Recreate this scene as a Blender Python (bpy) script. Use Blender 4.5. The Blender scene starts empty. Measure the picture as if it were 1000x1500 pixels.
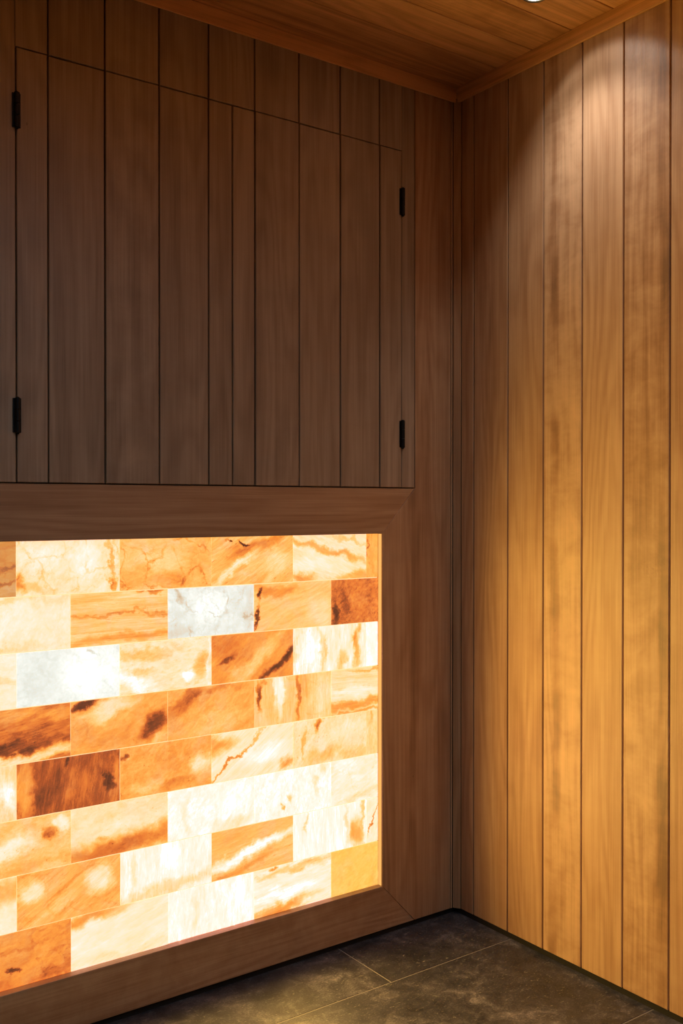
import bpy, bmesh, math, random
from mathutils import Vector

random.seed(11)
SC = bpy.context.scene
COL = SC.collection

# ------------------------------------------------------------------ room measures (metres)
ZC = 2.115          # ceiling
ROOM_L = -2.15      # left wall
ROOM_F = -2.45      # front wall
TRIM_Z = 2.078      # underside of the ceiling trim
BASE_Z = 0.015      # bottom edge of the boards
CAB_Z = 1.0935      # underside of the cupboard boards
OPEN_R, OPEN_T, OPEN_B = -0.2408, 0.981, 0.1215      # opening of the salt panel
OPEN_L = OPEN_R - 1.685
MIT_R, MIT_L = -0.1397, OPEN_L - 0.101
DOOR_T, DOOR_L, DOOR_M, DOOR_R = 1.919, -1.1235, -0.6561, -0.1836

# ------------------------------------------------------------------ node helper
class NT:
    def __init__(s, name):
        s.m = bpy.data.materials.new(name)
        s.m.use_nodes = True
        s.t = s.m.node_tree
        s.t.nodes.clear()
    def n(s, typ, **kw):
        nd = s.t.nodes.new(typ)
        for k, v in kw.items():
            setattr(nd, k, v)
        return nd
    def l(s, a, b):
        s.t.links.new(a, b)
    def put(s, sock, v):
        if v is None:
            return
        if isinstance(v, bpy.types.NodeSocket):
            s.l(v, sock)
        else:
            sock.default_value = v
    def math(s, op, a, b=None, c=None, clamp=False):
        nd = s.n('ShaderNodeMath', operation=op)
        nd.use_clamp = clamp
        for i, v in enumerate((a, b, c)):
            s.put(nd.inputs[i], v)
        return nd.outputs[0]
    def vmath(s, op, a, b=None, out=0):
        nd = s.n('ShaderNodeVectorMath', operation=op)
        s.put(nd.inputs[0], a)
        s.put(nd.inputs[1], b)
        return nd.outputs[out]
    def noise(s, vec, scale=1.0, detail=4.0, rough=0.55, dist=0.0, w=None, color=False):
        nd = s.n('ShaderNodeTexNoise')
        if w is not None:
            nd.noise_dimensions = '4D'
            s.put(nd.inputs['W'], w)
        s.put(nd.inputs['Vector'], vec)
        nd.inputs['Scale'].default_value = scale
        nd.inputs['Detail'].default_value = detail
        nd.inputs['Roughness'].default_value = rough
        nd.inputs['Distortion'].default_value = dist
        return nd.outputs['Color' if color else 'Fac']
    def ramp(s, fac, stops, interp='LINEAR'):
        nd = s.n('ShaderNodeValToRGB')
        cr = nd.color_ramp
        cr.interpolation = interp
        while len(cr.elements) < len(stops):
            cr.elements.new(0.5)
        for e, (p, c) in zip(cr.elements, stops):
            e.position = p
            e.color = (*c, 1) if len(c) == 3 else c
        s.put(nd.inputs[0], fac)
        return nd.outputs[0]
    def mapr(s, v, a, b, c, d, smooth=False):
        nd = s.n('ShaderNodeMapRange')
        if smooth:
            nd.interpolation_type = 'SMOOTHSTEP'
        s.put(nd.inputs[0], v)
        for i, x in enumerate((a, b, c, d)):
            s.put(nd.inputs[i + 1], x)
        return nd.outputs[0]
    def mix(s, fac, a, b, blend='MIX'):
        nd = s.n('ShaderNodeMix', data_type='RGBA', blend_type=blend)
        s.put(nd.inputs[0], fac)
        s.put(nd.inputs[6], a if isinstance(a, bpy.types.NodeSocket) else (*a, 1))
        s.put(nd.inputs[7], b if isinstance(b, bpy.types.NodeSocket) else (*b, 1))
        return nd.outputs[2]
    def mapping(s, vec, loc=(0, 0, 0), rot=(0, 0, 0), scale=(1, 1, 1)):
        nd = s.n('ShaderNodeMapping')
        s.put(nd.inputs[0], vec)
        nd.inputs[1].default_value = loc
        nd.inputs[2].default_value = rot
        nd.inputs[3].default_value = scale
        return nd.outputs[0]

# ------------------------------------------------------------------ wood
# boards carry a UV map in metres (u across, v along the grain) and a colour attribute:
# r = random seed, g = amount of curly figure, b = tone, a = strength of a dark heartwood streak
def wood_material(name, light, dark, rough=0.44):
    t = NT(name)
    uv = t.n('ShaderNodeUVMap', uv_map='grain').outputs[0]
    at = t.n('ShaderNodeAttribute', attribute_name='board')
    sp = t.n('ShaderNodeSeparateColor')
    t.l(at.outputs['Color'], sp.inputs[0])
    seed, fig, tone = sp.outputs[0], sp.outputs[1], sp.outputs[2]
    streak = at.outputs['Alpha']
    off = t.math('MULTIPLY', seed, 37.0)
    cb = t.n('ShaderNodeCombineXYZ')
    t.l(off, cb.inputs[0]); t.l(off, cb.inputs[1])
    p = t.vmath('ADD', uv, cb.outputs[0])
    # flat sawn growth rings
    warp = t.noise(t.mapping(p, scale=(7, 0.9, 1)), 1.0, 2, 0.5)
    sx = t.n('ShaderNodeSeparateXYZ'); t.l(p, sx.inputs[0])
    ph = t.math('ADD', t.math('MULTIPLY', sx.outputs[0], 60.0), t.math('MULTIPLY', warp, 34.0))
    rings = t.math('ABSOLUTE', t.math('SINE', ph))
    rings = t.math('POWER', rings, 3.0)
    fine = t.noise(t.mapping(p, scale=(560, 7, 1)), 1.0, 1, 0.6)
    fibre = t.noise(t.mapping(p, scale=(150, 1.8, 1)), 1.0, 2, 0.55)
    broad = t.noise(t.mapping(p, scale=(20, 1.3, 1)), 1.0, 2, 0.5, 0.4)
    blot = t.noise(t.mapping(p, rot=(0, 0, 0.5), scale=(13, 15, 1)), 1.0, 4, 0.62, 0.35)
    curl = t.noise(t.mapping(p, rot=(0, 0, 0.35), scale=(9, 75, 1)), 1.0, 2, 0.5, 0.5)
    v = t.math('MULTIPLY', t.math('SUBTRACT', broad, 0.5), 0.50)
    v = t.math('ADD', v, t.math('MULTIPLY', t.math('SUBTRACT', fibre, 0.5), 0.40))
    v = t.math('ADD', v, t.math('MULTIPLY', t.math('SUBTRACT', fine, 0.5), 0.36))
    v = t.math('ADD', v, t.math('MULTIPLY', t.math('SUBTRACT', 0.35, rings), 0.12))
    fg = t.math('MULTIPLY', t.math('ADD', t.math('MULTIPLY', t.math('SUBTRACT', blot, 0.5), 1.6),
                                   t.math('MULTIPLY', t.math('SUBTRACT', curl, 0.5), 0.22)), fig)
    v = t.math('ADD', v, fg)
    v = t.math('ADD', v, tone)
    # heartwood streak at a wandering place across the board
    su = t.n('ShaderNodeSeparateXYZ'); t.l(uv, su.inputs[0])
    cen = t.math('ADD', t.math('MULTIPLY', t.math('FRACT', t.math('MULTIPLY', seed, 7.0)), 0.10),
                 t.math('MULTIPLY', t.math('SUBTRACT', t.noise(t.mapping(p, scale=(0.1, 1.6, 1)), 1.0, 2), 0.5), 0.05))
    d = t.math('DIVIDE', t.math('ABSOLUTE', t.math('SUBTRACT', su.outputs[0], cen)), 0.017)
    st = t.mapr(d, 0.2, 1.2, 1.0, 0.0, True)
    st = t.math('MULTIPLY', st, t.mapr(t.noise(t.mapping(p, scale=(2, 4.5, 1)), 1.0, 3), 0.38, 0.6, 0.15, 1.0))
    v = t.math('SUBTRACT', v, t.math('MULTIPLY', st, t.math('MULTIPLY', streak, 0.40)))
    c = t.ramp(v, [(0.0, tuple(x * 0.62 for x in dark)), (0.3, dark), (0.62, light),
                   (1.0, tuple(min(1, x * 1.28) for x in light))])
    # tiny pin marks
    vo = t.n('ShaderNodeTexVoronoi'); vo.feature = 'F1'
    t.l(t.mapping(p, scale=(9, 5, 1)), vo.inputs['Vector']); vo.inputs['Scale'].default_value = 1.0
    pin = t.mapr(vo.outputs['Distance'], 0.008, 0.02, 0.45, 0.0)
    c = t.mix(pin, c, tuple(x * 0.25 for x in dark))
    bs = t.n('ShaderNodeBsdfPrincipled')
    t.l(c, bs.inputs['Base Color'])
    rg = t.math('ADD', rough, t.math('MULTIPLY', t.math('SUBTRACT', fibre, 0.5), 0.16))
    t.l(rg, bs.inputs['Roughness'])
    bs.inputs['IOR'].default_value = 1.5
    bp = t.n('ShaderNodeBump')
    bp.inputs['Strength'].default_value = 0.16
    bp.inputs['Distance'].default_value = 0.0008
    hh = t.math('ADD', t.math('MULTIPLY', fibre, 0.8), t.math('MULTIPLY', fine, 0.5))
    hh = t.math('ADD', hh, t.math('MULTIPLY', t.math('MULTIPLY', curl, fig), 2.5))
    t.l(hh, bp.inputs['Height'])
    t.l(bp.outputs[0], bs.inputs['Normal'])
    o = t.n('ShaderNodeOutputMaterial')
    t.l(bs.outputs[0], o.inputs[0])
    return t.m

WOOD = wood_material('alder_boards', (0.58, 0.365, 0.220), (0.41, 0.222, 0.118))
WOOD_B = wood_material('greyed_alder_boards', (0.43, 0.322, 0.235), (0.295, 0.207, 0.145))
WOOD_C = wood_material('cedar_ceiling', (0.86, 0.46, 0.20), (0.52, 0.25, 0.09))

def plain(name, col, rough=0.6, metal=0.0, noise_scale=60, amt=0.15):
    t = NT(name)
    tc = t.n('ShaderNodeTexCoord').outputs['Object']
    nz = t.noise(tc, noise_scale, 4, 0.6)
    c = t.mix(nz, tuple(x * (1 - amt) for x in col), tuple(min(1, x * (1 + amt)) for x in col))
    bs = t.n('ShaderNodeBsdfPrincipled')
    t.l(c, bs.inputs['Base Color'])
    bs.inputs['Roughness'].default_value = rough
    bs.inputs['Metallic'].default_value = metal
    o = t.n('ShaderNodeOutputMaterial')
    t.l(bs.outputs[0], o.inputs[0])
    return t.m

STONE = plain('dark_wall_panels', (0.06, 0.058, 0.055), 0.6, 0, 12, 0.3)
BLACK = plain('black_backing', (0.012, 0.010, 0.009), 0.8)
BROWN = plain('dark_batten', (0.045, 0.022, 0.012), 0.8)
HINGE = plain('black_metal', (0.012, 0.012, 0.014), 0.42, 0.6, 300, 0.3)
STEEL = plain('satin_steel', (0.30, 0.31, 0.29), 0.35, 0.9, 300, 0.1)
GROUT = plain('pale_grout', (0.27, 0.25, 0.235), 0.85, 0, 200, 0.25)

def emitter(name, col, strength):
    t = NT(name)
    e = t.n('ShaderNodeEmission')
    e.inputs[0].default_value = (*col, 1)
    e.inputs[1].default_value = strength
    o = t.n('ShaderNodeOutputMaterial')
    t.l(e.outputs[0], o.inputs[0])
    return t.m

# ------------------------------------------------------------------ floor tile material
def tile_material():
    t = NT('stone_tile')
    tc = t.n('ShaderNodeTexCoord').outputs['Object']
    a = t.noise(tc, 5.0, 6, 0.62, 0.4)
    b = t.noise(tc, 26.0, 6, 0.68, 0.8)
    f = t.noise(tc, 240.0, 3, 0.6)
    scr = t.noise(t.mapping(tc, rot=(0, 0, 0.6), scale=(60, 160, 1)), 1.0, 4, 0.7, 1.5)
    v = t.math('ADD', t.math('MULTIPLY', a, 0.42), t.math('MULTIPLY', b, 0.40))
    v = t.math('ADD', v, t.math('MULTIPLY', f, 0.18))
    c = t.ramp(v, [(0.40, (0.018, 0.018, 0.022)), (0.5, (0.054, 0.051, 0.061)),
                   (0.56, (0.115, 0.105, 0.118)), (0.64, (0.26, 0.24, 0.255))])
    s = t.mapr(scr, 0.60, 0.70, 0.0, 0.65)
    c = t.mix(s, c, (0.33, 0.30, 0.26))
    sp = t.mapr(f, 0.64, 0.74, 0.0, 0.5)
    c = t.mix(sp, c, (0.34, 0.31, 0.27))
    bs = t.n('ShaderNodeBsdfPrincipled')
    t.l(c, bs.inputs['Base Color'])
    t.l(t.mapr(b, 0.3, 0.7, 0.40, 0.56), bs.inputs['Roughness'])
    bp = t.n('ShaderNodeBump')
    bp.inputs['Strength'].default_value = 0.25
    bp.inputs['Distance'].default_value = 0.001
    t.l(t.math('ADD', b, t.math('MULTIPLY', f, 0.4)), bp.inputs['Height'])
    t.l(bp.outputs[0], bs.inputs['Normal'])
    o = t.n('ShaderNodeOutputMaterial')
    t.l(bs.outputs[0], o.inputs[0])
    return t.m
TILE = tile_material()

# ------------------------------------------------------------------ salt
# one value field per block (0 = dark iron-red salt ... 1 = clear salt letting the lamps through)
GAIN = 1.0
PANEL_W = 3.05
JOINTS = []
SALT = [(0.00, (0.05, 0.010, 0.004)),
        (0.10, (0.17, 0.034, 0.009)),
        (0.20, (0.43, 0.075, 0.013)),
        (0.30, (0.76, 0.175, 0.024)),
        (0.42, (0.95, 0.33, 0.045)),
        (0.54, (1.02, 0.485, 0.105)),
        (0.66, (1.10, 0.64, 0.24)),
        (0.78, (1.30, 0.80, 0.50)),
        (0.87, (1.60, 0.89, 0.72)),
        (0.94, (1.9, 0.98, 0.90)),
        (1.00, (4.5, 2.9, 1.9))]
SALT_PEACH = [(0.00, (0.06, 0.018, 0.008)),
        (0.12, (0.22, 0.065, 0.025)),
        (0.30, (0.58, 0.21, 0.065)),
        (0.42, (0.78, 0.34, 0.115)),
        (0.54, (0.93, 0.50, 0.21)),
        (0.66, (1.02, 0.66, 0.38)),
        (0.78, (1.15, 0.81, 0.60)),
        (0.87, (1.5, 0.93, 0.78)),
        (0.94, (2.0, 1.03, 0.92)),
        (1.00, (4.5, 2.9, 1.9))]
SALT_MAX = 4.5

def salt_material(i, spec, w, h):
    base, amp, ang, stretch, blobs, cracks, spots, tint = spec
    t = NT('salt_%d' % i)
    uv = t.n('ShaderNodeUVMap', uv_map='salt').outputs[0]          # centimetres
    wob = t.noise(uv, 0.55, 4, 0.7, 0, w=i * 3.7, color=True)
    wob = t.vmath('SCALE', t.vmath('SUBTRACT', wob, (0.5, 0.5, 0.5)), None)
    wob.node.inputs[3].default_value = 3.4
    wob2 = t.vmath('SCALE', t.vmath('SUBTRACT', t.noise(uv, 0.17, 2, 0.5, 0, w=i * 2.9 + 11, color=True), (0.5, 0.5, 0.5)), None)
    wob2.node.inputs[3].default_value = 5.5
    wob = t.vmath('ADD', wob, wob2)
    p = t.vmath('ADD', uv, wob)
    pr = t.mapping(uv, rot=(0, 0, -math.radians(ang)), scale=(1, 1, 1))
    pr = t.mapping(pr, scale=(1.0 / stretch, stretch ** 0.5, 1))
    n1 = t.noise(pr, 0.32, 4, 0.65, 0.8, w=i * 1.37)
    n2 = t.noise(pr, 1.5, 4, 0.68, 0.4, w=i * 2.11 + 5)
    if base > 0.86 and not tint: base -= 0.045
    elif base > 0.68 and not tint: base -= 0.035
    elif base > 0.35 and not tint: base -= 0.02
    v = t.math('ADD', base, t.math('MULTIPLY', t.math('SUBTRACT', n1, 0.5), amp * 3.8 + 0.16))
    v = t.math('ADD', v, t.math('MULTIPLY', t.math('SUBTRACT', n2, 0.5), amp * 2.6 + 0.14))
    n4 = t.noise(uv, 5.0, 3, 0.7, 0.3, w=i * 1.71 + 33)
    v = t.math('ADD', v, t.math('MULTIPLY', t.math('SUBTRACT', n4, 0.5), 0.13 if tint != 'yellow' else 0.04))
    for (fu, fv, ru, rv, a, amt) in blobs:
        q = t.vmath('SUBTRACT', p, (fu * w, (1 - fv) * h, 0))
        q = t.mapping(q, rot=(0, 0, -math.radians(a)))
        q = t.vmath('DIVIDE', q, (max(ru * w, 0.25), max(rv * h, 0.25), 1))
        d = t.vmath('LENGTH', t.vmath('MULTIPLY', q, (1, 1, 0)), None, out=1)
        v = t.math('ADD', v, t.mapr(d, 0.30, 1.45, amt * 1.15, 0.0, True))
    if cracks:
        cg = t.mapr(t.noise(uv, 0.22, 3, 0.6, 0, w=i * 1.9 + 60), 0.42, 0.60, 0.1, 1.0)
        for sc, k in ((0.14, 1.0), (0.30, 0.5)):
            vo = t.n('ShaderNodeTexVoronoi'); vo.feature = 'DISTANCE_TO_EDGE'
            vo.voronoi_dimensions = '2D'
            t.l(t.vmath('ADD', p, (i * 7.3, i * 3.1, 0)), vo.inputs['Vector'])
            vo.inputs['Scale'].default_value = sc
            v = t.math('SUBTRACT', v, t.math('MULTIPLY', cg, t.mapr(vo.outputs['Distance'], 0.002, 0.05, cracks * k * 1.5, 0.0)))
    if spots:
        n3 = t.noise(pr, 2.6, 3, 0.6, 0.2, w=i * 0.77 + 20)
        gate = t.mapr(t.noise(uv, 0.3, 2, 0.5, 0, w=i + 40.0), 0.47, 0.60, 0.0, 1.0)
        v = t.math('SUBTRACT', v, t.math('MULTIPLY', t.mapr(n3, 0.60, 0.70, 0.0, spots * 1.5), gate))
    # keep the value field of the block within its range
    v = t.math('MINIMUM', t.math('MAXIMUM', v, 0.0), 1.0)
    c = t.ramp(v, [(p_, tuple(x / SALT_MAX for x in col)) for p_, col in SALT])
    c2 = t.ramp(v, [(p_, tuple(x / SALT_MAX for x in col)) for p_, col in SALT_PEACH])
    hue = t.mapr(t.noise(p, 0.20, 4, 0.65, 0.5, w=i * 0.91 + 90), 0.47, 0.70, 0.0, 0.6)
    hue = t.math('MULTIPLY', hue, t.mapr(v, 0.22, 0.52, 0.25, 1.0))
    c = t.mix(hue, c, c2)
    em = t.n('ShaderNodeEmission')
    if tint == 'grey':
        c = t.ramp(v, [(q_, tuple(x / SALT_MAX for x in col)) for q_, col in
                       [(0.0, (0.10, 0.07, 0.04)), (0.4, (0.50, 0.36, 0.20)), (0.6, (0.72, 0.62, 0.46)),
                        (0.78, (0.76, 0.80, 0.72)), (0.9, (0.96, 1.0, 0.93)), (1.0, (1.6, 1.6, 1.5))]])
    elif tint == 'brown':
        c = t.mix(0.55, c, tuple(x / SALT_MAX for x in (0.42, 0.17, 0.055)))
    elif tint == 'yellow':
        c = t.mix(1.0, c, (1.0, 1.12, 0.85), 'MULTIPLY')
    t.l(c, em.inputs[0])
    em.inputs[1].default_value = SALT_MAX * GAIN
    bs = t.n('ShaderNodeBsdfPrincipled')
    bs.inputs['Base Color'].default_value = (0.35, 0.20, 0.12, 1)
    bs.inputs['Roughness'].default_value = 0.5
    ad = t.n('ShaderNodeAddShader')
    t.l(em.outputs[0], ad.inputs[0]); t.l(bs.outputs[0], ad.inputs[1])
    o = t.n('ShaderNodeOutputMaterial')
    t.l(ad.outputs[0], o.inputs[0])
    return t.m

# ------------------------------------------------------------------ mesh helpers
class Boards:
    """collects boards; each is an extruded profile with eased edges"""
    def __init__(s, origin=(0, 0, 0)):
        s.bm = bmesh.new()
        s.uv = s.bm.loops.layers.uv.new('grain')
        s.col = s.bm.loops.layers.float_color.new('board')
        s.o = Vector(origin)
    def prism(s, poly, along, across, normal, thick, attr, ease=0.0012):
        """poly: list of 3D points of the front outline (in the board plane); extruded backwards"""
        n = Vector(normal).normalized(); al = Vector(along).normalized(); ac = Vector(across).normalized()
        pts = [Vector(p) for p in poly]
        c = sum(pts, Vector()) / len(pts)
        # orient counter-clockwise about the normal
        area = Vector()
        for i in range(len(pts)):
            area += (pts[i] - c).cross(pts[(i + 1) % len(pts)] - c)
        if area.dot(n) < 0:
            pts.reverse()
        m = len(pts)
        inner = []
        for i in range(m):
            a, b, d = pts[i - 1], pts[i], pts[(i + 1) % m]
            e1 = (b - a).normalized(); e2 = (d - b).normalized()
            n1 = n.cross(e1); n2 = n.cross(e2)
            k = 1 + n1.dot(n2)
            inner.append(b + (n1 + n2) * (ease / max(k, 0.2)))
        v_in = [s.bm.verts.new(p - s.o) for p in inner]
        v_ed = [s.bm.verts.new(p - n * ease - s.o) for p in pts]
        v_bk = [s.bm.verts.new(p - n * thick - s.o) for p in pts]
        fs = [s.bm.faces.new(v_in), s.bm.faces.new(list(reversed(v_bk)))]
        for i in range(m):
            j = (i + 1) % m
            fs.append(s.bm.faces.new((v_ed[i], v_ed[j], v_in[j], v_in[i])))
            fs.append(s.bm.faces.new((v_bk[i], v_bk[j], v_ed[j], v_ed[i])))
        o0 = min((p.dot(ac) for p in pts)); 
        for f in fs:
            for lp in f.loops:
                q = lp.vert.co + s.o
                lp[s.uv].uv = (q.dot(ac) - o0 + (q - pts[0]).dot(n) * 1.0, q.dot(al))
                lp[s.col] = attr
    def box(s, lo, hi, axis, attr, ease=0.0012, face='-y'):
        x0, y0, z0 = lo; x1, y1, z1 = hi
        ax = {'x': (1, 0, 0), 'y': (0, 1, 0), 'z': (0, 0, 1)}[axis]
        if face in ('-y', '+y'):
            y = y0 if face == '-y' else y1
            poly = [(x0, y, z0), (x1, y, z0), (x1, y, z1), (x0, y, z1)]
            n = (0, -1 if face == '-y' else 1, 0); th = y1 - y0
            ac = (1, 0, 0) if axis == 'z' else (0, 0, 1)
        elif face in ('-x', '+x'):
            x = x0 if face == '-x' else x1
            poly = [(x, y0, z0), (x, y1, z0), (x, y1, z1), (x, y0, z1)]
            n = (-1 if face == '-x' else 1, 0, 0); th = x1 - x0
            ac = (0, 1, 0) if axis == 'z' else (0, 0, 1)
        else:
            z = z0 if face == '-z' else z1
            poly = [(x0, y0, z), (x1, y0, z), (x1, y1, z), (x0, y1, z)]
            n = (0, 0, -1 if face == '-z' else 1); th = z1 - z0
            ac = (0, 1, 0) if axis == 'x' else (1, 0, 0)
        s.prism(poly, ax, ac, n, th, attr, ease)
    def build(s, name, mat, parent=None):
        me = bpy.data.meshes.new(name)
        s.bm.normal_update()
        s.bm.to_mesh(me); s.bm.free()
        o = bpy.data.objects.new(name, me)
        COL.objects.link(o)
        me.materials.append(mat)
        if parent: o.parent = parent
        else: o.location = s.o
        return o

def simple(name, bm, mat, parent=None, loc=(0, 0, 0), smooth=False):
    me = bpy.data.meshes.new(name)
    bmesh.ops.recalc_face_normals(bm, faces=bm.faces[:])
    bm.normal_update()
    bm.to_mesh(me); bm.free()
    if smooth:
        for p in me.polygons: p.use_smooth = True
    o = bpy.data.objects.new(name, me)
    COL.objects.link(o)
    me.materials.append(mat)
    if parent: o.parent = parent
    o.location = loc
    return o

def add_box(bm, lo, hi):
    vs = [bm.verts.new((x, y, z)) for x in (lo[0], hi[0]) for y in (lo[1], hi[1]) for z in (lo[2], hi[2])]
    for q in ((0, 1, 3, 2), (4, 6, 7, 5), (0, 4, 5, 1), (2, 3, 7, 6), (0, 2, 6, 4), (1, 5, 7, 3)):
        bm.faces.new([vs[i] for i in q])
    return vs

def lathe(bm, prof, seg=48, origin=(0, 0, 0)):
    rings = []
    for r, z in prof:
        if r < 1e-6:
            rings.append([bm.verts.new((origin[0], origin[1], origin[2] + z))])
        else:
            rings.append([bm.verts.new((origin[0] + r * math.cos(2 * math.pi * k / seg),
                                        origin[1] + r * math.sin(2 * math.pi * k / seg), origin[2] + z)) for k in range(seg)])
    for a, b in zip(rings, rings[1:]):
        for k in range(seg):
            j = (k + 1) % seg
            if len(a) == 1 and len(b) == 1: continue
            if len(a) == 1: bm.faces.new((a[0], b[k], b[j]))
            elif len(b) == 1: bm.faces.new((a[k], a[j], b[0]))
            else: bm.faces.new((a[k], a[j], b[j], b[k]))

def structure(o):
    o['kind'] = 'structure'
    return o

def thing(name, loc, label, cat):
    o = bpy.data.objects.new(name, None)
    o.empty_display_size = 0.1
    COL.objects.link(o)
    o.location = loc
    o['label'] = label; o['category'] = cat
    return o

def at(seed, fig=0.15, tone=0.5, streak=0.0):
    return (seed, fig, tone, streak)

G = 0.0017     # half the gap between two boards

# ------------------------------------------------------------------ back wall cladding (fixed boards)
XJ = [-0.1399, -0.2516, -0.3680, -0.4835, -0.6000, -0.7140, -0.8290, -0.9465, -1.0620, -1.1785,
      -1.2950, -1.4110, -1.5270, -1.6430, -1.7590, -1.8750, -1.9910, -2.0800, ROOM_L]
tones = [0.50, 0.47, 0.52, 0.50, 0.45, 0.44, 0.49, 0.46, 0.50, 0.49, 0.5, 0.47, 0.52, 0.5, 0.46, 0.5, 0.5, 0.5]
seeds = [0.13, 0.71, 0.34, 0.92, 0.55, 0.08, 0.27, 0.63, 0.81, 0.44, 0.19, 0.38, 0.77, 0.02, 0.67, 0.29, 0.87, 0.5]
figs = [0.1, 0.12, 0.1, 0.15, 0.1, 0.12, 0.22, 0.1, 0.1, 0.1] + [0.12] * 8
THK = 0.018
wb = Boards()
for i in range(len(XJ) - 1):
    r, l = XJ[i] - G, XJ[i + 1] + G
    a = at(seeds[i], figs[i], tones[i] - 0.01)
    inside = r > DOOR_L and l < DOOR_R
    if r > DOOR_R and l < DOOR_R:                 # strip right of the right-hand door
        wb.box((DOOR_R + 0.0012, -0.002, CAB_Z), (r, THK, TRIM_Z + 0.02), 'z', a)
        wb.box((l, -0.002, DOOR_T + 0.0012), (DOOR_R + 0.0006, THK, TRIM_Z + 0.02), 'z', a, 0.0005)
    elif r > DOOR_L and l < DOOR_L:
        wb.box((l, -0.002, CAB_Z), (DOOR_L - 0.0015, THK, TRIM_Z + 0.02), 'z', a)
        wb.box((DOOR_L - 0.0010, -0.002, DOOR_T + 0.0012), (r, THK, TRIM_Z + 0.02), 'z', a, 0.0005)
    elif inside:
        wb.box((l, -0.002, DOOR_T + 0.0012), (r, THK, TRIM_Z + 0.02), 'z', a)
    else:
        wb.box((l, -0.002, CAB_Z), (r, THK, TRIM_Z + 0.02), 'z', a)
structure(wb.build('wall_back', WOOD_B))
bm = bmesh.new()      # carcass of the wall behind the boards, leaving the lit niche and the cupboard free
W0, W1 = THK + 0.002, 0.34
add_box(bm, (OPEN_R + 0.004, W0, 0.0), (0.0, W1, CAB_Z - 0.004))
add_box(bm, (ROOM_L, W0, 0.0), (OPEN_L - 0.004, W1, CAB_Z - 0.004))
add_box(bm, (OPEN_L - 0.004, W0, 0.0), (OPEN_R + 0.004, W1, OPEN_B - 0.004))
add_box(bm, (OPEN_L - 0.004, W0, OPEN_T + 0.004), (OPEN_R + 0.004, W1, CAB_Z - 0.004))
add_box(bm, (DOOR_R + 0.02, W0, CAB_Z - 0.004), (0.0, W1, ZC))
add_box(bm, (ROOM_L, W0, CAB_Z - 0.004), (DOOR_L - 0.02, W1, ZC))
add_box(bm, (DOOR_L - 0.02, W0, DOOR_T + 0.02), (DOOR_R + 0.02, W1, ZC))
structure(simple('wall_back_core', bm, BLACK))

# ------------------------------------------------------------------ mitred frame round the salt panel
fr = thing('panel_frame', (-1.08, 0, 0), 'wide mitred brown wooden frame surrounding the glowing salt block panel', 'frame')
def rail(name, poly, along, across, attr, label=None):
    b = Boards((-1.08, 0, 0))
    b.prism(poly, along, across, (0, -1, 0), THK, attr, 0.0009)
    o = b.build(name, WOOD, fr)
    if label: o['label'] = label
    return o
m = 0.0005
FT = 1.0913
SB_R = -0.0200
rail('top_rail', [(MIT_L, 0, FT), (MIT_R - m, 0, FT), (OPEN_R - m, 0, OPEN_T), (OPEN_L, 0, OPEN_T)],
     (1, 0, 0), (0, 0, 1), at(0.42, 0.08, 0.40), 'horizontal wooden rail above the glowing blocks')
rail('bottom_rail', [(MIT_L, 0, BASE_Z), (MIT_R - m, 0, BASE_Z), (OPEN_R - m, 0, OPEN_B), (OPEN_L, 0, OPEN_B)],
     (1, 0, 0), (0, 0, 1), at(0.83, 0.35, 0.44), 'horizontal wooden rail just above the stone floor')
st = Boards((-1.08, 0, 0))
st.prism([(OPEN_R, 0, OPEN_B), (MIT_R + 2 * m, 0, BASE_Z), (SB_R, 0, BASE_Z), (SB_R, 0, TRIM_Z + 0.02),
          (MIT_R + G, 0, TRIM_Z + 0.02), (MIT_R + G, 0, FT + m), (OPEN_R, 0, OPEN_T + m)],
         (0, 0, 1), (1, 0, 0), (0, -1, 0), THK, at(0.57, 0.12, 0.44, 0.5), 0.0009)
o = st.build('stile', WOOD, fr); o['label'] = 'wide upright board running from floor to ceiling beside the corner'
rail('stile', [(OPEN_L, 0, OPEN_B), (MIT_L, 0, BASE_Z), (ROOM_L + 0.02, 0, BASE_Z), (ROOM_L + 0.02, 0, FT), (MIT_L, 0, FT), (OPEN_L, 0, OPEN_T)],
     (0, 0, 1), (1, 0, 0), at(0.31, 0.12, 0.5))
# thin lining of the niche, seen as a bright edge
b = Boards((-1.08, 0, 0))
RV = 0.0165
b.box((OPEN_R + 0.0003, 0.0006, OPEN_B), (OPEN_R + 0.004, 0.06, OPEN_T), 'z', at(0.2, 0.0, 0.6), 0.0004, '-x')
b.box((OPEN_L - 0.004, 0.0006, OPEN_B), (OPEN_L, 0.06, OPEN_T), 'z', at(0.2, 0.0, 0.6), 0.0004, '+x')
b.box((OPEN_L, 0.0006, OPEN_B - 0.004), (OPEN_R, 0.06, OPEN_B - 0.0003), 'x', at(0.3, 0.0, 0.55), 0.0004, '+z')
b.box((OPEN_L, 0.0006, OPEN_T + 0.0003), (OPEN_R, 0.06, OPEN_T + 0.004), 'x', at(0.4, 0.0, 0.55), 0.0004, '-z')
b.build('reveal', WOOD_C, fr)

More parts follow.
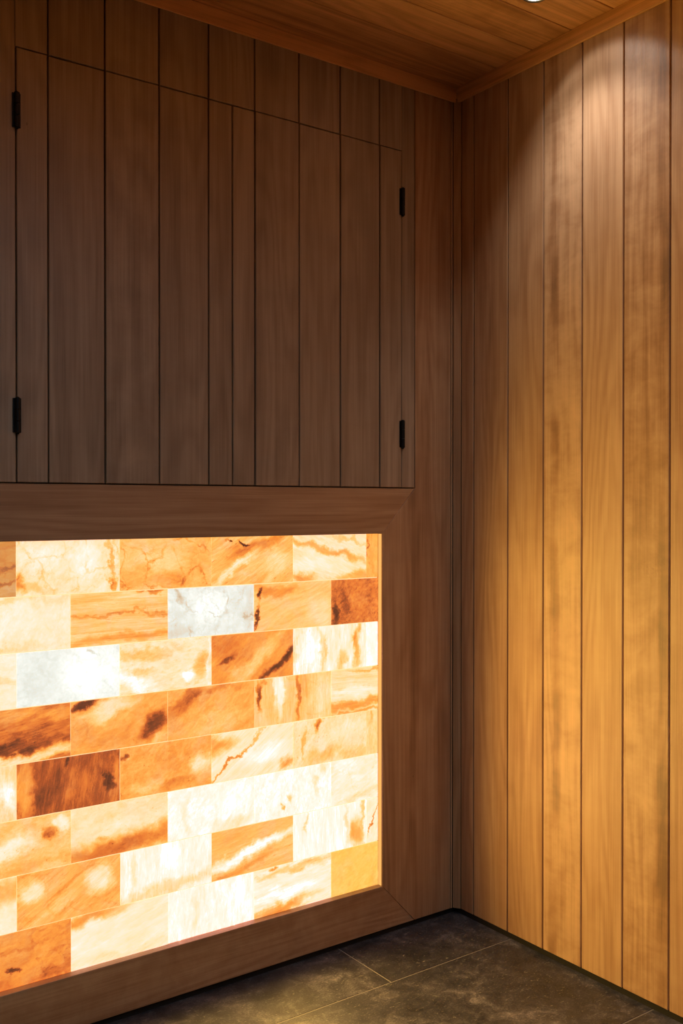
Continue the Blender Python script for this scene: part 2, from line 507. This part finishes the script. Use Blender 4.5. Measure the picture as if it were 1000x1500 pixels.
# ------------------------------------------------------------------ cupboard with two doors
cab = thing('wall_cupboard', (-0.65, 0, CAB_Z), 'flush board-clad wall cupboard with two doors on black hinges, above the salt panel', 'cupboard')
bm = bmesh.new()
T = 0.016
cx0, cx1, cz0, cz1, cy0, cy1 = DOOR_L - 0.018, DOOR_R + 0.018, CAB_Z - 0.002, DOOR_T + 0.018, THK + 0.010, 0.33
for lo, hi in (((cx0, cy0, cz0), (cx0 + T, cy1, cz1)), ((cx1 - T, cy0, cz0), (cx1, cy1, cz1)),
               ((cx0, cy0, cz0), (cx1, cy1, cz0 + T)), ((cx0, cy0, cz1 - T), (cx1, cy1, cz1)),
               ((cx0, cy1 - T, cz0), (cx1, cy1, cz1))):
    add_box(bm, lo, hi)
bmesh.ops.translate(bm, verts=bm.verts[:], vec=(0.65, 0, -CAB_Z))
simple('cupboard_body', bm, BROWN, cab)

def door(x0, x1, label, hx, hz, side):
    b = Boards((-0.65, 0, CAB_Z))
    edges = [x1] + [x for x in XJ if x0 + 0.004 < x < x1 - 0.004] + [x0]
    for k in range(len(edges) - 1):
        r, l = edges[k], edges[k + 1]
        mid = (r + l) / 2
        i = max(j for j in range(len(XJ) - 1) if XJ[j] > mid)
        sd, tn, fg, sk = seeds[i], tones[i], figs[i], 0.0
        if -0.6561 < mid < -0.6: tn, fg, sk, sd = 0.50, 0.05, 0.0, 0.96
        if -0.714 < mid < -0.6561: tn = 0.45
        dy = -0.002 - 0.0008 * math.sin(i * 2.3 + 1)
        if x0 > -0.66: dy -= 0.0012
        rr = r - (0.0012 if k == 0 else G); ll = l + (0.0012 if k == len(edges) - 2 else G)
        b.box((ll, dy, CAB_Z + 0.0003), (rr, THK, DOOR_T - 0.0012), 'z', at(sd, fg, tn, sk))
    # backing board that holds the boards together
    b.box((x0 + 0.003, THK + 0.0003, CAB_Z + 0.002), (x1 - 0.003, THK + 0.008, DOOR_T - 0.003), 'z', at(0.3, 0, 0.0), 0.0004)
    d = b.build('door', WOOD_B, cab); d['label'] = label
    for z, hl in hz:
        bm = bmesh.new()
        L = 0.067
        y = -0.0075
        for k in range(3):
            lathe(bm, [(0, k * L / 3 + 0.0003), (0.0046, k * L / 3 + 0.0003), (0.0052, k * L / 3 + 0.001), (0.0052, (k + 1) * L / 3 - 0.001),
                       (0.0046, (k + 1) * L / 3 - 0.0003), (0, (k + 1) * L / 3 - 0.0003)], 20, (hx, y, z - L / 2))
        lathe(bm, [(0, -0.003), (0.0025, -0.0025), (0.0034, 0.0), (0, 0.0005)], 16, (hx, y, z - L / 2))
        lathe(bm, [(0, 0.0), (0.0034, 0.0), (0.0025, 0.0012), (0, 0.0016)], 16, (hx, y, z + L / 2))
        add_box(bm, (hx - 0.0078, -0.0046, z - L / 2 + 0.001), (hx + 0.0078, -0.0026, z + L / 2 - 0.001))
        bmesh.ops.translate(bm, verts=bm.verts[:], vec=(0.65, 0, -CAB_Z))
        h = simple('hinge', bm, HINGE, d)
        h['label'] = hl
door(DOOR_L, DOOR_M, 'left-hand board door of the wall cupboard', DOOR_L, [(1.7975, 'black metal hinge at the top left'), (1.2205, 'black metal hinge at the lower left')], -1)
door(DOOR_M, DOOR_R, 'right-hand board door of the wall cupboard', DOOR_R, [(1.7935, 'black metal hinge at the top right'), (1.2245, 'black metal hinge at the lower right')], 1)

# ------------------------------------------------------------------ corner trim
b = Boards()
b.prism([(-0.0120, -0.0006, BASE_Z), (0.0, -0.0172, BASE_Z), (0.0, -0.0172, TRIM_Z + 0.01), (-0.0120, -0.0006, TRIM_Z + 0.01)],
        (0, 0, 1), (0.58, -0.81, 0), (-0.81, -0.58, 0), 0.004, at(0.61, 0.05, 0.35), 0.0004)
b.box((-0.0182, -0.0004, BASE_Z), (-0.0136, 0.016, TRIM_Z + 0.01), 'z', at(0.66, 0.05, 0.5), 0.0004, '-y')
structure(b.build('trim_1', WOOD))

# ------------------------------------------------------------------ right wall
YJ = [-0.0175, -0.0635, -0.1825, -0.2970, -0.4115, -0.5245, -0.6408]
while YJ[-1] > ROOM_F + 0.12: YJ.append(YJ[-1] - 0.1158)
YJ.append(ROOM_F)
ra = [(0.23, 0.08, 0.42, 0.0), (0.17, 0.10, 0.44, 0.0), (0.52, 0.10, 0.46, 0.0), (0.400, 0.50, 0.60, 1.0), (0.33, 0.10, 0.53, 0.2),
      (0.166, 0.50, 0.47, 0.9), (0.72, 0.14, 0.46, 0.0)]
wb = Boards()
for i in range(len(YJ) - 1):
    a = ra[i] if i < len(ra) else (random.random(), 0.2, 0.45 + random.random() * 0.1, 0.3)
    g1 = 0.0006 if i == 0 else G
    wb.box((0.0, YJ[i + 1] + G, BASE_Z), (THK, YJ[i] - g1, TRIM_Z + 0.02), 'z', at(*a), 0.0013, '-x')
structure(wb.build('wall_right', WOOD))
bm = bmesh.new(); add_box(bm, (THK + 0.002, ROOM_F, 0), (0.12, 0.34, ZC)); structure(simple('wall_right_core', bm, BLACK))

# ------------------------------------------------------------------ left and front walls (behind the camera)
wb = Boards()
y = 0.0
while y > ROOM_F + 0.02:
    y2 = max(y - 0.1158, ROOM_F)
    wb.box((ROOM_L - THK, y2 + G, BASE_Z), (ROOM_L, y - G, TRIM_Z + 0.02), 'z', at(random.random(), 0.15, 0.5, 0.2), 0.0013, '+x'); y = y2
structure(wb.build('wall_left', STONE))
bm = bmesh.new(); add_box(bm, (ROOM_L - 0.12, ROOM_F, 0), (ROOM_L - THK - 0.002, 0.34, ZC)); structure(simple('wall_left_core', bm, BLACK))
wb = Boards()
x = 0.0
while x > ROOM_L + 0.02:
    x2 = max(x - 0.1158, ROOM_L)
    wb.box((x2 + G, ROOM_F - THK, BASE_Z), (x - G, ROOM_F, TRIM_Z + 0.02), 'z', at(random.random(), 0.15, 0.5, 0.2), 0.0013, '+y'); x = x2
structure(wb.build('wall_front', STONE))
bm = bmesh.new(); add_box(bm, (ROOM_L - 0.12, ROOM_F - 0.12, 0), (0.12, ROOM_F - THK - 0.002, ZC)); structure(simple('wall_front_core', bm, BLACK))

# ------------------------------------------------------------------ ceiling
CJ = [0.0, -0.031, -0.1470, -0.2650, -0.3835, -0.5000]
while CJ[-1] > ROOM_F + 0.12: CJ.append(CJ[-1] - 0.117)
CJ.append(ROOM_F)
ct = [0.42, 0.42, 0.52, 0.46, 0.5, 0.55, 0.48]
wb = Boards()
for i in range(len(CJ) - 1):
    wb.box((ROOM_L, CJ[i + 1] + 0.0014, ZC), (0.0, CJ[i] - 0.0014, ZC + 0.015), 'x',
           at(random.random(), 0.22 if i == 3 else 0.1, ct[i % 7], 0.5 if i == 3 else 0.0), 0.001, '-z')
structure(wb.build('ceiling', WOOD_C))
bm = bmesh.new(); add_box(bm, (ROOM_L - 0.12, ROOM_F - 0.12, ZC + 0.017), (0.12, 0.34, ZC + 0.1)); structure(simple('ceiling_core', bm, BLACK))
TP = 0.006
b = Boards(); b.box((ROOM_L, -TP, TRIM_Z), (-TP, -0.0024, ZC), 'x', at(0.37, 0.1, 0.62), 0.001, '-y'); structure(b.build('trim_2', WOOD_C))
b = Boards(); b.box((-TP, ROOM_F, TRIM_Z), (-0.0005, -0.0024, ZC), 'y', at(0.74, 0.1, 0.55), 0.001, '-x'); structure(b.build('trim_3', WOOD_C))

# ------------------------------------------------------------------ floor: large stone tiles, pale joints
bm = bmesh.new(); add_box(bm, (ROOM_L - 0.12, ROOM_F - 0.12, -0.03), (0.12, 0.05, -0.0008)); structure(simple('floor_bed', bm, GROUT))
bm = bmesh.new()
rows = [(0.02, -0.1915, -0.366), (-0.1915, -0.600, 0.039), (-0.600, -1.008, -0.366), (-1.008, -1.416, 0.039),
        (-1.416, -1.824, -0.366), (-1.824, -2.232, 0.039), (-2.232, ROOM_F, -0.366)]
g = 0.0015
for (yt, yb, xs) in rows:
    x = xs
    while x < 0.06: x += 0.81
    while x > ROOM_L:
        lo = max(x - 0.81, ROOM_L); hi = min(x, 0.02)
        if hi - lo > 0.02:
            vs = add_box(bm, (lo + g, yb + g, -0.02), (hi - g, yt - g, 0.0))
        x -= 0.81
bmesh.ops.bevel(bm, geom=[e for e in bm.edges if all(v.co.z > -0.001 for v in e.verts)], offset=0.0006, segments=1, affect='EDGES')
structure(simple('floor', bm, TILE))
# recessed dark plinths in the shadow gap
bm = bmesh.new(); add_box(bm, (ROOM_L, 0.008, 0.0), (0.0, THK, BASE_Z - 0.0006)); structure(simple('baseboard_back', bm, BLACK))
bm = bmesh.new(); add_box(bm, (0.005, ROOM_F, 0.0), (THK, 0.0, BASE_Z - 0.0006)); structure(simple('baseboard_right', bm, BLACK))
bm = bmesh.new(); add_box(bm, (ROOM_L - THK, ROOM_F, 0.0), (ROOM_L - 0.005, 0.0, BASE_Z - 0.0006)); structure(simple('baseboard_left', bm, BLACK))

# ------------------------------------------------------------------ salt panel
sp = thing('salt_panel', (-1.08, RV, OPEN_B), 'backlit wall panel of glowing orange and white salt blocks set in the wooden frame', 'panel')
RH = (OPEN_T - OPEN_B) / 8
ODD = [-0.2763 - 0.2107 * k for k in range(9)]
EVEN = [-0.3805 - 0.2105 * k for k in range(8)]
# spec: base, amp, streak angle, stretch, blobs(fu, fv from top, ru, rv, angle, amount), cracks, spots, tint, label
S = {}
S[1] = [
 (.50, .04, 90, 2, [(.05, .3, .05, .3, 0, -.2)], .06, .1, None, 'narrow orange block end in the top right corner'),
 (.79, .05, -22, 3, [(.40, .33, .65, .09, -14, -.26), (.12, .95, .15, .12, 0, -.30), (.85, .95, .35, .14, 0, -.24), (.25, .62, .25, .18, 0, .08), (.75, .15, .3, .05, -14, -.14)], 0, .08, None, 'cream block with orange diagonal veins'),
 (.56, .09, 30, 3.5, [(.55, .22, .42, .16, 18, -.18), (.28, .66, .30, .10, 33, .22), (.80, .62, .22, .22, 20, .14), (.22, .12, .05, .03, -30, -.5), (.38, .15, .05, .03, -30, -.5)], 0, .25, None, 'orange and cream block with dark specks along its top'),
 (.60, .03, 10, 1.5, [(.55, .82, .20, .20, 0, -.13), (.45, .45, .30, .20, 0, .06), (.88, .5, .15, .5, 0, -.06), (.15, .8, .2, .2, 0, -.08)], .13, .06, None, 'pale orange cracked block'),
 (.80, .05, 60, 1.5, [(.25, .32, .18, .28, 0, .07), (.66, .35, .16, .30, 0, .09), (.91, .45, .02, .60, 0, -.22), (.93, .88, .03, .12, 0, -.3), (.02, .75, .06, .2, 0, -.3), (.14, .88, .2, .1, -15, -.12)], .10, .05, None, 'pale cream block with a rusty line on its right'),
 (.50, .08, 0, 3, [(.9, .5, .2, .04, 10, -.2), (.9, .78, .2, .04, 0, -.25), (.85, .9, .2, .1, 0, .1)], .05, .2, 'brown', 'brownish block at the left edge of the top row')]
S[2] = [
 (.27, .09, 40, 1.3, [(.05, .78, .06, .25, 0, -.24), (.28, .5, .14, .3, 0, -.08), (.55, .35, .12, .35, 0, .05)], 0, .25, None, 'deep red-orange block at the right edge, second row'),
 (.60, .04, 20, 3, [(.25, .12, .35, .12, -5, -.16), (.03, .72, .025, .3, -12, -.45), (.08, .2, .03, .12, 0, -.45), (.85, .7, .2, .3, 0, .08)], 0, .05, None, 'tan orange block with a dark crack at its left end'),
 (.82, .05, 30, 1, [(.14, .12, .10, .06, -55, -.25), (.08, .9, .2, .12, 0, -.12), (.45, .45, .2, .3, 0, .08), (.95, .5, .06, .5, 0, -.1)], .16, .15, 'grey', 'greyish white cracked block in the second row'),
 (.62, .09, 0, 6, [(.5, .45, .8, .035, 1, -.14), (.5, .90, .9, .10, 3, -.14), (.85, .04, .25, .05, 0, -.24), (.5, .2, .5, .1, 0, .05)], 0, .2, None, 'orange block with level streaks in the second row'),
 (.83, .03, 60, 1.3, [(.30, .45, .4, .25, 0, .04), (.5, .05, .5, .06, 0, -.08), (.3, .92, .5, .1, 0, -.08)], 0, .08, None, 'plain peach-white block at the left of the second row')]
S[3] = [
 (.97, .02, 90, 1.5, [], 0, 0, None, 'narrow white block end in the third row'),
 (.90, .09, 88, 3.5, [(.38, .5, .035, .6, 3, -.16), (.86, .45, .06, .6, -6, -.32), (.62, .85, .07, .3, 0, -.20), (.2, .5, .15, .5, 0, .08), (.03, .5, .05, .5, 0, -.12)], .05, .22, None, 'white block with upright orange veins'),
 (.41, .04, 38, 2, [(.52, .60, .50, .17, 40, .17), (.18, .56, .12, .07, 40, -.20), (.84, .70, .45, .10, 36, -.30), (.12, .3, .2, .3, 0, -.07)], 0, .1, None, 'brown-orange block crossed by a pale diagonal band'),
 (.80, .07, 10, 1.8, [(.30, .22, .35, .12, 0, -.16), (.22, .58, .18, .10, 0, -.14), (.88, .55, .08, .30, 0, -.22), (.72, .72, .08, .12, 0, .22), (.12, .78, .30, .16, -20, .16), (.97, .4, .02, .6, 0, .1)], 0, .15, None, 'cream block with amber mottling in the third row'),
 (.84, .03, 45, 1, [(.72, .5, .3, .5, 0, .08), (.2, .5, .2, .5, 0, -.03), (.72, .12, .03, .05, 0, -.2)], .03, .03, 'grey', 'plain greyish white block in the third row'),
 (.86, .04, 0, 1.5, [(.9, .5, .1, .1, 0, -.1)], 0, .05, None, 'cream block at the left edge of the third row')]
S[4] = [
 (.74, .06, -3, 6, [(.5, .78, 1, .09, 2, -.24), (.5, .96, 1, .06, 0, -.24), (.45, .50, .6, .10, -5, .12), (.8, .08, .4, .05, 0, -.2)], 0, .15, None, 'cream block with a level orange stripe at the right edge'),
 (.62, .06, 90, 4, [(.07, .35, .04, .30, 0, -.38), (.30, .35, .06, .45, 0, .24), (.55, .45, .03, .60, 4, -.24), (.62, .2, .08, .5, 0, -.08), (.86, .5, .14, .6, 0, .10)], .04, .1, None, 'orange block with upright brown and white veins'),
 (.50, .05, 35, 1.8, [(.20, .22, .28, .16, 35, -.18), (.55, .08, .3, .08, 10, -.10), (.55, .75, .4, .2, 10, .07)], .03, .08, None, 'plain orange-tan block in the fourth row'),
 (.50, .04, 20, 1.8, [(.38, .22, .30, .16, 15, .20), (.84, .60, .20, .26, 35, -.34), (.12, .05, .16, .10, 10, -.38), (.4, .75, .35, .2, 0, -.05), (.9, .95, .15, .08, 20, .1)], .04, .15, None, 'orange block with a dark smoky blotch'),
 (.30, .07, 12, 3, [(.5, .93, .9, .12, 4, .34), (.35, .72, .6, .12, 6, -.18), (.6, .5, .4, .1, 10, -.05), (.5, .12, .8, .14, 0, .09)], 0, .15, None, 'rusty red-brown block at the left of the fourth row')]
S[5] = [
 (.68, .05, 90, 2, [(.3, .2, .2, .2, 0, -.12)], 0, .1, None, 'narrow peach block end in the fifth row'),
 (.75, .05, 60, 1.5, [(.32, .15, .035, .20, 0, -.40), (.42, .80, .22, .16, 20, -.16), (.16, .5, .02, .4, -8, -.16), (.85, .88, .25, .14, 0, -.10), (.75, .3, .2, .2, 0, .06)], 0, .22, None, 'peach block with a brown blot near its top'),
 (.82, .06, 36, 5, [(.08, .22, .20, .22, 0, -.30), (.35, .45, .50, .035, 37, -.22), (.15, .75, .3, .03, 37, -.2), (.92, .85, .12, .12, 25, -.30), (.62, .55, .28, .22, 0, .12)], 0, .06, None, 'cream block with fine diagonal orange lines'),
 (.48, .06, 30, 1.5, [(.85, .55, .13, .22, 0, .26), (.25, .80, .20, .12, 0, .10), (.06, .12, .05, .07, 0, -.26), (.55, .85, .2, .12, 0, -.08), (.55, .2, .03, .2, 0, -.05)], 0, .15, None, 'bright orange block with a peach patch on its right'),
 (.20, .05, 80, 3, [(.07, .45, .10, .60, 0, .20), (.48, .15, .03, .18, 0, -.16), (.87, .55, .03, .25, 12, -.14), (.28, .60, .08, .40, -30, -.07), (.95, .5, .05, .6, 0, .10), (.6, .6, .15, .3, 0, .05)], 0, .1, None, 'darkest reddish brown block, fifth row'),
 (.74, .06, 90, 2.5, [(.93, .5, .06, .3, 0, .22)], 0, .05, None, 'white and amber block at the left edge of the fifth row')]
S[6] = [
 (.88, .05, 20, 2, [(.7, .9, .4, .1, 10, -.10), (.3, .2, .3, .2, 0, .06)], .04, .05, None, 'off-white block at the right edge of the sixth row'),
 (.96, .05, 80, 1.5, [(.50, .65, .03, .12, 10, -.20), (.38, .85, .04, .06, 0, -.34), (.78, .4, .04, .3, 10, -.13), (.92, .1, .06, .12, 0, -.12)], 0, .15, None, 'bright white block with small brown specks'),
 (.96, .04, 60, 1.5, [(.75, .88, .25, .15, 10, -.13), (.2, .5, .05, .5, 0, -.08)], 0, .04, None, 'bright white block beside the peach and orange one'),
 (.76, .03, 10, 1.5, [(.5, .88, .9, .26, 8, -.36), (.5, .4, .4, .15, 0, .05), (.3, .62, .04, .05, 0, -.15)], 0, .12, None, 'block peach above and orange below'),
 (.60, .05, 15, 1.5, [(.35, .50, .35, .20, 10, .20), (.83, .25, .06, .10, 0, -.28), (.93, .18, .08, .15, 0, .18), (.6, .92, .6, .1, 10, -.06)], 0, .2, None, 'amber block with a red blot, left of the sixth row')]
S[7] = [
 (.84, .04, 70, 2, [(.60, .45, .04, .45, -22, -.45)], 0, .05, None, 'narrow white block end with a red crack'),
 (.94, .05, 90, 4, [(.86, .70, .10, .40, 0, -.38), (.95, .2, .03, .4, 0, -.25), (.72, .3, .03, .35, 0, -.16), (.18, .2, .02, .25, 0, -.2)], 0, .12, None, 'white block amber at its right end'),
 (.56, .05, 10, 4, [(.5, .52, .65, .13, 12, .36), (.3, .9, .5, .08, 12, -.12), (.2, .15, .3, .15, 0, -.03)], 0, .15, None, 'amber block with a white diagonal band'),
 (.93, .05, 88, 3, [(.5, .90, .8, .12, 4, -.16), (.15, .4, .04, .4, 0, -.10), (.55, .3, .12, .4, 0, .08)], 0, .12, None, 'white block beneath the sixth row peach one'),
 (.52, .06, 32, 4, [(.14, .32, .14, .18, 30, .24), (.80, .38, .13, .26, 38, .24), (.4, .72, .25, .12, 30, .06), (.5, .3, .3, .05, 30, -.08)], .05, .2, None, 'orange block with cream diagonal patches'),
 (.84, .02, 0, 1.2, [(.7, .20, .6, .26, 5, -.26)], 0, 0, None, 'pale block tan at its top, left edge')]
S[8] = [
 (.55, .015, 30, 1.5, [(.85, .9, .15, .1, 0, -.04)], 0, .05, 'yellow', 'even amber yellow block at the bottom right corner'),
 (.88, .07, 8, 4, [(.5, .14, .6, .10, 4, -.20), (.30, .95, .45, .14, 8, -.36), (.4, .6, .4, .12, 5, .12), (.25, .05, .05, .04, 0, -.4)], 0, .18, None, 'white block with orange at its lower left, bottom row'),
 (.95, .05, 88, 2.5, [(.3, .5, .06, .5, 0, -.09), (.85, .4, .15, .4, 0, .06)], 0, .04, None, 'plain white block in the bottom row'),
 (.85, .04, 15, 3, [(.15, .12, .45, .16, 12, -.34), (.5, .95, .5, .1, 0, -.06)], 0, .05, None, 'cream block with an orange upper left corner'),
 (.42, .04, 15, 2, [(.45, .68, .05, .06, 10, -.30), (.85, .9, .3, .12, 15, -.14), (.5, .3, .5, .03, 5, -.06), (.1, .95, .4, .2, 0, -.08)], .05, .15, None, 'deep orange block at the lower left of the panel')]
count = 0
for row in range(1, 9):
    joints = ([OPEN_R] + (ODD if row % 2 else EVEN))
    zt = OPEN_T - (row - 1) * RH; zb = zt - RH
    joints = [j for j in joints if j > OPEN_L + 0.02] + [OPEN_L]
    if row > 1: JOINTS.append((OPEN_L, OPEN_R, zt - 0.0007, zt + 0.0007))
    for k in range(len(joints) - 1):
        r, l = joints[k] - 0.0003, joints[k + 1] + 0.0003
        if k < len(S[row]):
            *spec, lab = S[row][k]
        else:
            spec = [random.choice((.5, .62, .78, .9, .93)), .06, random.uniform(0, 60), 2.5,
                    [(random.random(), random.random(), .25, .2, 30, random.choice((-.25, .15)))], 0, .12, None]
            lab = None
        z0, z1 = zb + (0.0006 if row < 8 else 0.0002), zt - (0.0006 if row > 1 else 0.0002)
        if k: JOINTS.append((joints[k] - 0.0004, joints[k] + 0.0004, zb, zt))
        if k == 0: r = OPEN_R - 0.0002
        W, H = r - l, z1 - z0
        bm = bmesh.new()
        nu = max(2, round(W / 0.014)); nv = 8
        dep = random.uniform(-0.0006, 0.0010)
        tx, tz = random.uniform(-0.004, 0.004), random.uniform(-0.006, 0.006)
        grid = []
        for jv in range(nv + 1):
            rowv = []
            for iu in range(nu + 1):
                u = iu / nu * W; v_ = jv / nv * H
                e = 0.0011 if (iu in (0, nu) or jv in (0, nv)) else 0.0
                yy = dep + tx * (u - W / 2) + tz * (v_ - H / 2) + e + random.uniform(-0.00015, 0.00015)
                ju = random.uniform(0, 0.0005) if iu == 0 else (-random.uniform(0, 0.0005) if iu == nu else 0)
                jw = random.uniform(0, 0.0005) if jv == 0 else (-random.uniform(0, 0.0005) if jv == nv else 0)
                rowv.append(bm.verts.new((l + u + ju, RV + yy, z0 + v_ + jw)))
            grid.append(rowv)
        for jv in range(nv):
            for iu in range(nu):
                bm.faces.new((grid[jv][iu], grid[jv][iu + 1], grid[jv + 1][iu + 1], grid[jv + 1][iu]))
        bd = [grid[0][i] for i in range(nu + 1)] + [grid[j][nu] for j in range(1, nv + 1)] + \
             [grid[nv][i] for i in range(nu - 1, -1, -1)] + [grid[j][0] for j in range(nv - 1, 0, -1)]
        bk = [bm.verts.new((v.co.x, RV + 0.032, v.co.z)) for v in bd]
        for i in range(len(bd)):
            j = (i + 1) % len(bd)
            bm.faces.new((bd[j], bd[i], bk[i], bk[j]))
        bm.faces.new(list(reversed(bk)))
        uvl = bm.loops.layers.uv.new('salt')
        for f in bm.faces:
            for lp in f.loops:
                lp[uvl].uv = ((lp.vert.co.x - l) * 100, (lp.vert.co.z - z0) * 100)
        bmesh.ops.translate(bm, verts=bm.verts[:], vec=(1.08, -RV, -OPEN_B))
        count += 1
        o = simple('salt_block', bm, salt_material(count, spec, W * 100, H * 100), sp)
        if lab: o['label'] = lab
bm = bmesh.new()
for (x0, x1, z0, z1) in JOINTS:
    add_box(bm, (max(x0, OPEN_L + 0.002) + 1.08, 0.0030, z0 - OPEN_B), (min(x1, OPEN_R - 0.002) + 1.08, 0.0300, z1 - OPEN_B))
o = simple('glowing_joint', bm, emitter('warm_joint', (1.0, 0.66, 0.33), 1.25), sp)
o['label'] = 'thin bright joints between the salt blocks'
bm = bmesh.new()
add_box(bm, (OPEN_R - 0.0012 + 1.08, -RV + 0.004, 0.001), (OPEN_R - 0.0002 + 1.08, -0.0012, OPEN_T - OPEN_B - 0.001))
o = simple('edge_strip', bm, emitter('amber_edge', (1.0, 0.50, 0.13), 1.0), sp)  # emissive strip stands in for panel light falling on the right reveal
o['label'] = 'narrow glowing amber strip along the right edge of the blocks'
# unseen warm spots added before the blocks, boosting the light the panel throws
for ix in range(6):
    for iz in range(3):
        L = bpy.data.lights.new('salt_panel_glow', 'SPOT')
        L.energy = PANEL_W; L.color = (1.0, 0.60, 0.08)
        L.spot_size = math.radians(174); L.spot_blend = 0.42; L.shadow_soft_size = 0.0
        lo = bpy.data.objects.new('salt_panel_glow', L)
        COL.objects.link(lo)
        lo.parent = sp
        lo.location = (OPEN_R - 0.24 - 0.26 * ix + 1.08, -RV - 0.004, 0.14 + 0.29 * iz)
        lo.rotation_euler = (-math.pi / 2, 0, 0)

# ------------------------------------------------------------------ recessed ceiling lamps
def downlight(x, y, label, aim, energy, size, blend, col=(1.0, 0.93, 0.82), strength=14.0, radius=0.012):
    t = thing('downlight', (x, y, ZC), label, 'light')
    bm = bmesh.new()
    lathe(bm, [(0.0205, 0.0), (0.0205, -0.0018), (0.0225, -0.003), (0.0265, -0.003), (0.029, -0.001), (0.029, 0.0002), (0.0205, 0.0)], 64)
    o = simple('rim', bm, STEEL, t, smooth=True); o['label'] = 'satin metal rim'
    bm = bmesh.new()
    lathe(bm, [(0.0, -0.0010), (0.0203, -0.0010), (0.0203, 0.0), (0.0, 0.0)], 64)
    o = simple('lens', bm, emitter('lamp_lens', (0.85, 0.95, 0.88), strength), t); o['label'] = 'glowing white lens'
    L = bpy.data.lights.new('downlight_beam', 'SPOT')
    L.energy = energy; L.color = col; L.spot_size = math.radians(size); L.spot_blend = blend; L.shadow_soft_size = radius
    lo = bpy.data.objects.new('downlight_beam', L)
    COL.objects.link(lo)
    lo.location = (0, 0, -0.012)
    lo.rotation_euler = Vector(aim).to_track_quat('-Z', 'Y').to_euler()
    lo.parent = t
downlight(-0.182, -0.442, 'small round recessed ceiling lamp above the right wall, cut by the top of the photo', (0.47, -0.10, -0.87), 0.75, 94, 0.25)
L = bpy.data.lights.new('downlight_core', 'SPOT')
L.energy = 7.4; L.color = (1.0, 0.93, 0.84); L.spot_size = math.radians(94); L.spot_blend = 1.0; L.shadow_soft_size = 0.012
lo = bpy.data.objects.new('downlight_core', L); COL.objects.link(lo)
lo.location = (0, 0, -0.012); lo.rotation_euler = Vector((0.24, -0.06, -1)).to_track_quat('-Z', 'Y').to_euler()
lo.parent = bpy.data.objects['downlight']
downlight(-0.80, -1.75, 'small round recessed ceiling lamp behind the viewer near the right wall', (0.0, 0.35, -1), 14.0, 136, 1.0, (0.55, 0.90, 1.12))  # both rear lamps are added out of view as cool fill
downlight(-1.60, -1.75, 'small round recessed ceiling lamp behind the viewer near the left wall', (0.0, 0.35, -1), 14.0, 136, 1.0, (0.55, 0.90, 1.12))

# ------------------------------------------------------------------ world
w = bpy.data.worlds.new('dim_surroundings'); SC.world = w
w.use_nodes = True
w.node_tree.nodes['Background'].inputs[0].default_value = (0.05, 0.05, 0.055, 1)
w.node_tree.nodes['Background'].inputs[1].default_value = 0.1

# ------------------------------------------------------------------ camera
cd = bpy.data.cameras.new('camera')
cam = bpy.data.objects.new('camera', cd)
COL.objects.link(cam)
cam.location = (-1.706, -1.872, 1.05)
cd.sensor_fit = 'VERTICAL'
cd.sensor_height = 36.0
cd.lens = 36.0 * 1433.0 / 1500.0
cd.clip_start = 0.02
pitch = math.atan(10 / 1433.0)
cam.rotation_euler = (math.pi / 2 - pitch, 0.0, -math.radians(35.65))
SC.camera = cam

SC.view_settings.view_transform = 'Standard'
SC.view_settings.look = 'None'
SC.view_settings.gamma = 1.0
SC.view_settings.exposure = 0.0
SC.view_settings.use_curve_mapping = False
SC.cycles.use_denoising = True
SC.cycles.adaptive_threshold = 0.04
SC.cycles.max_bounces = 8
SC.cycles.diffuse_bounces = 4
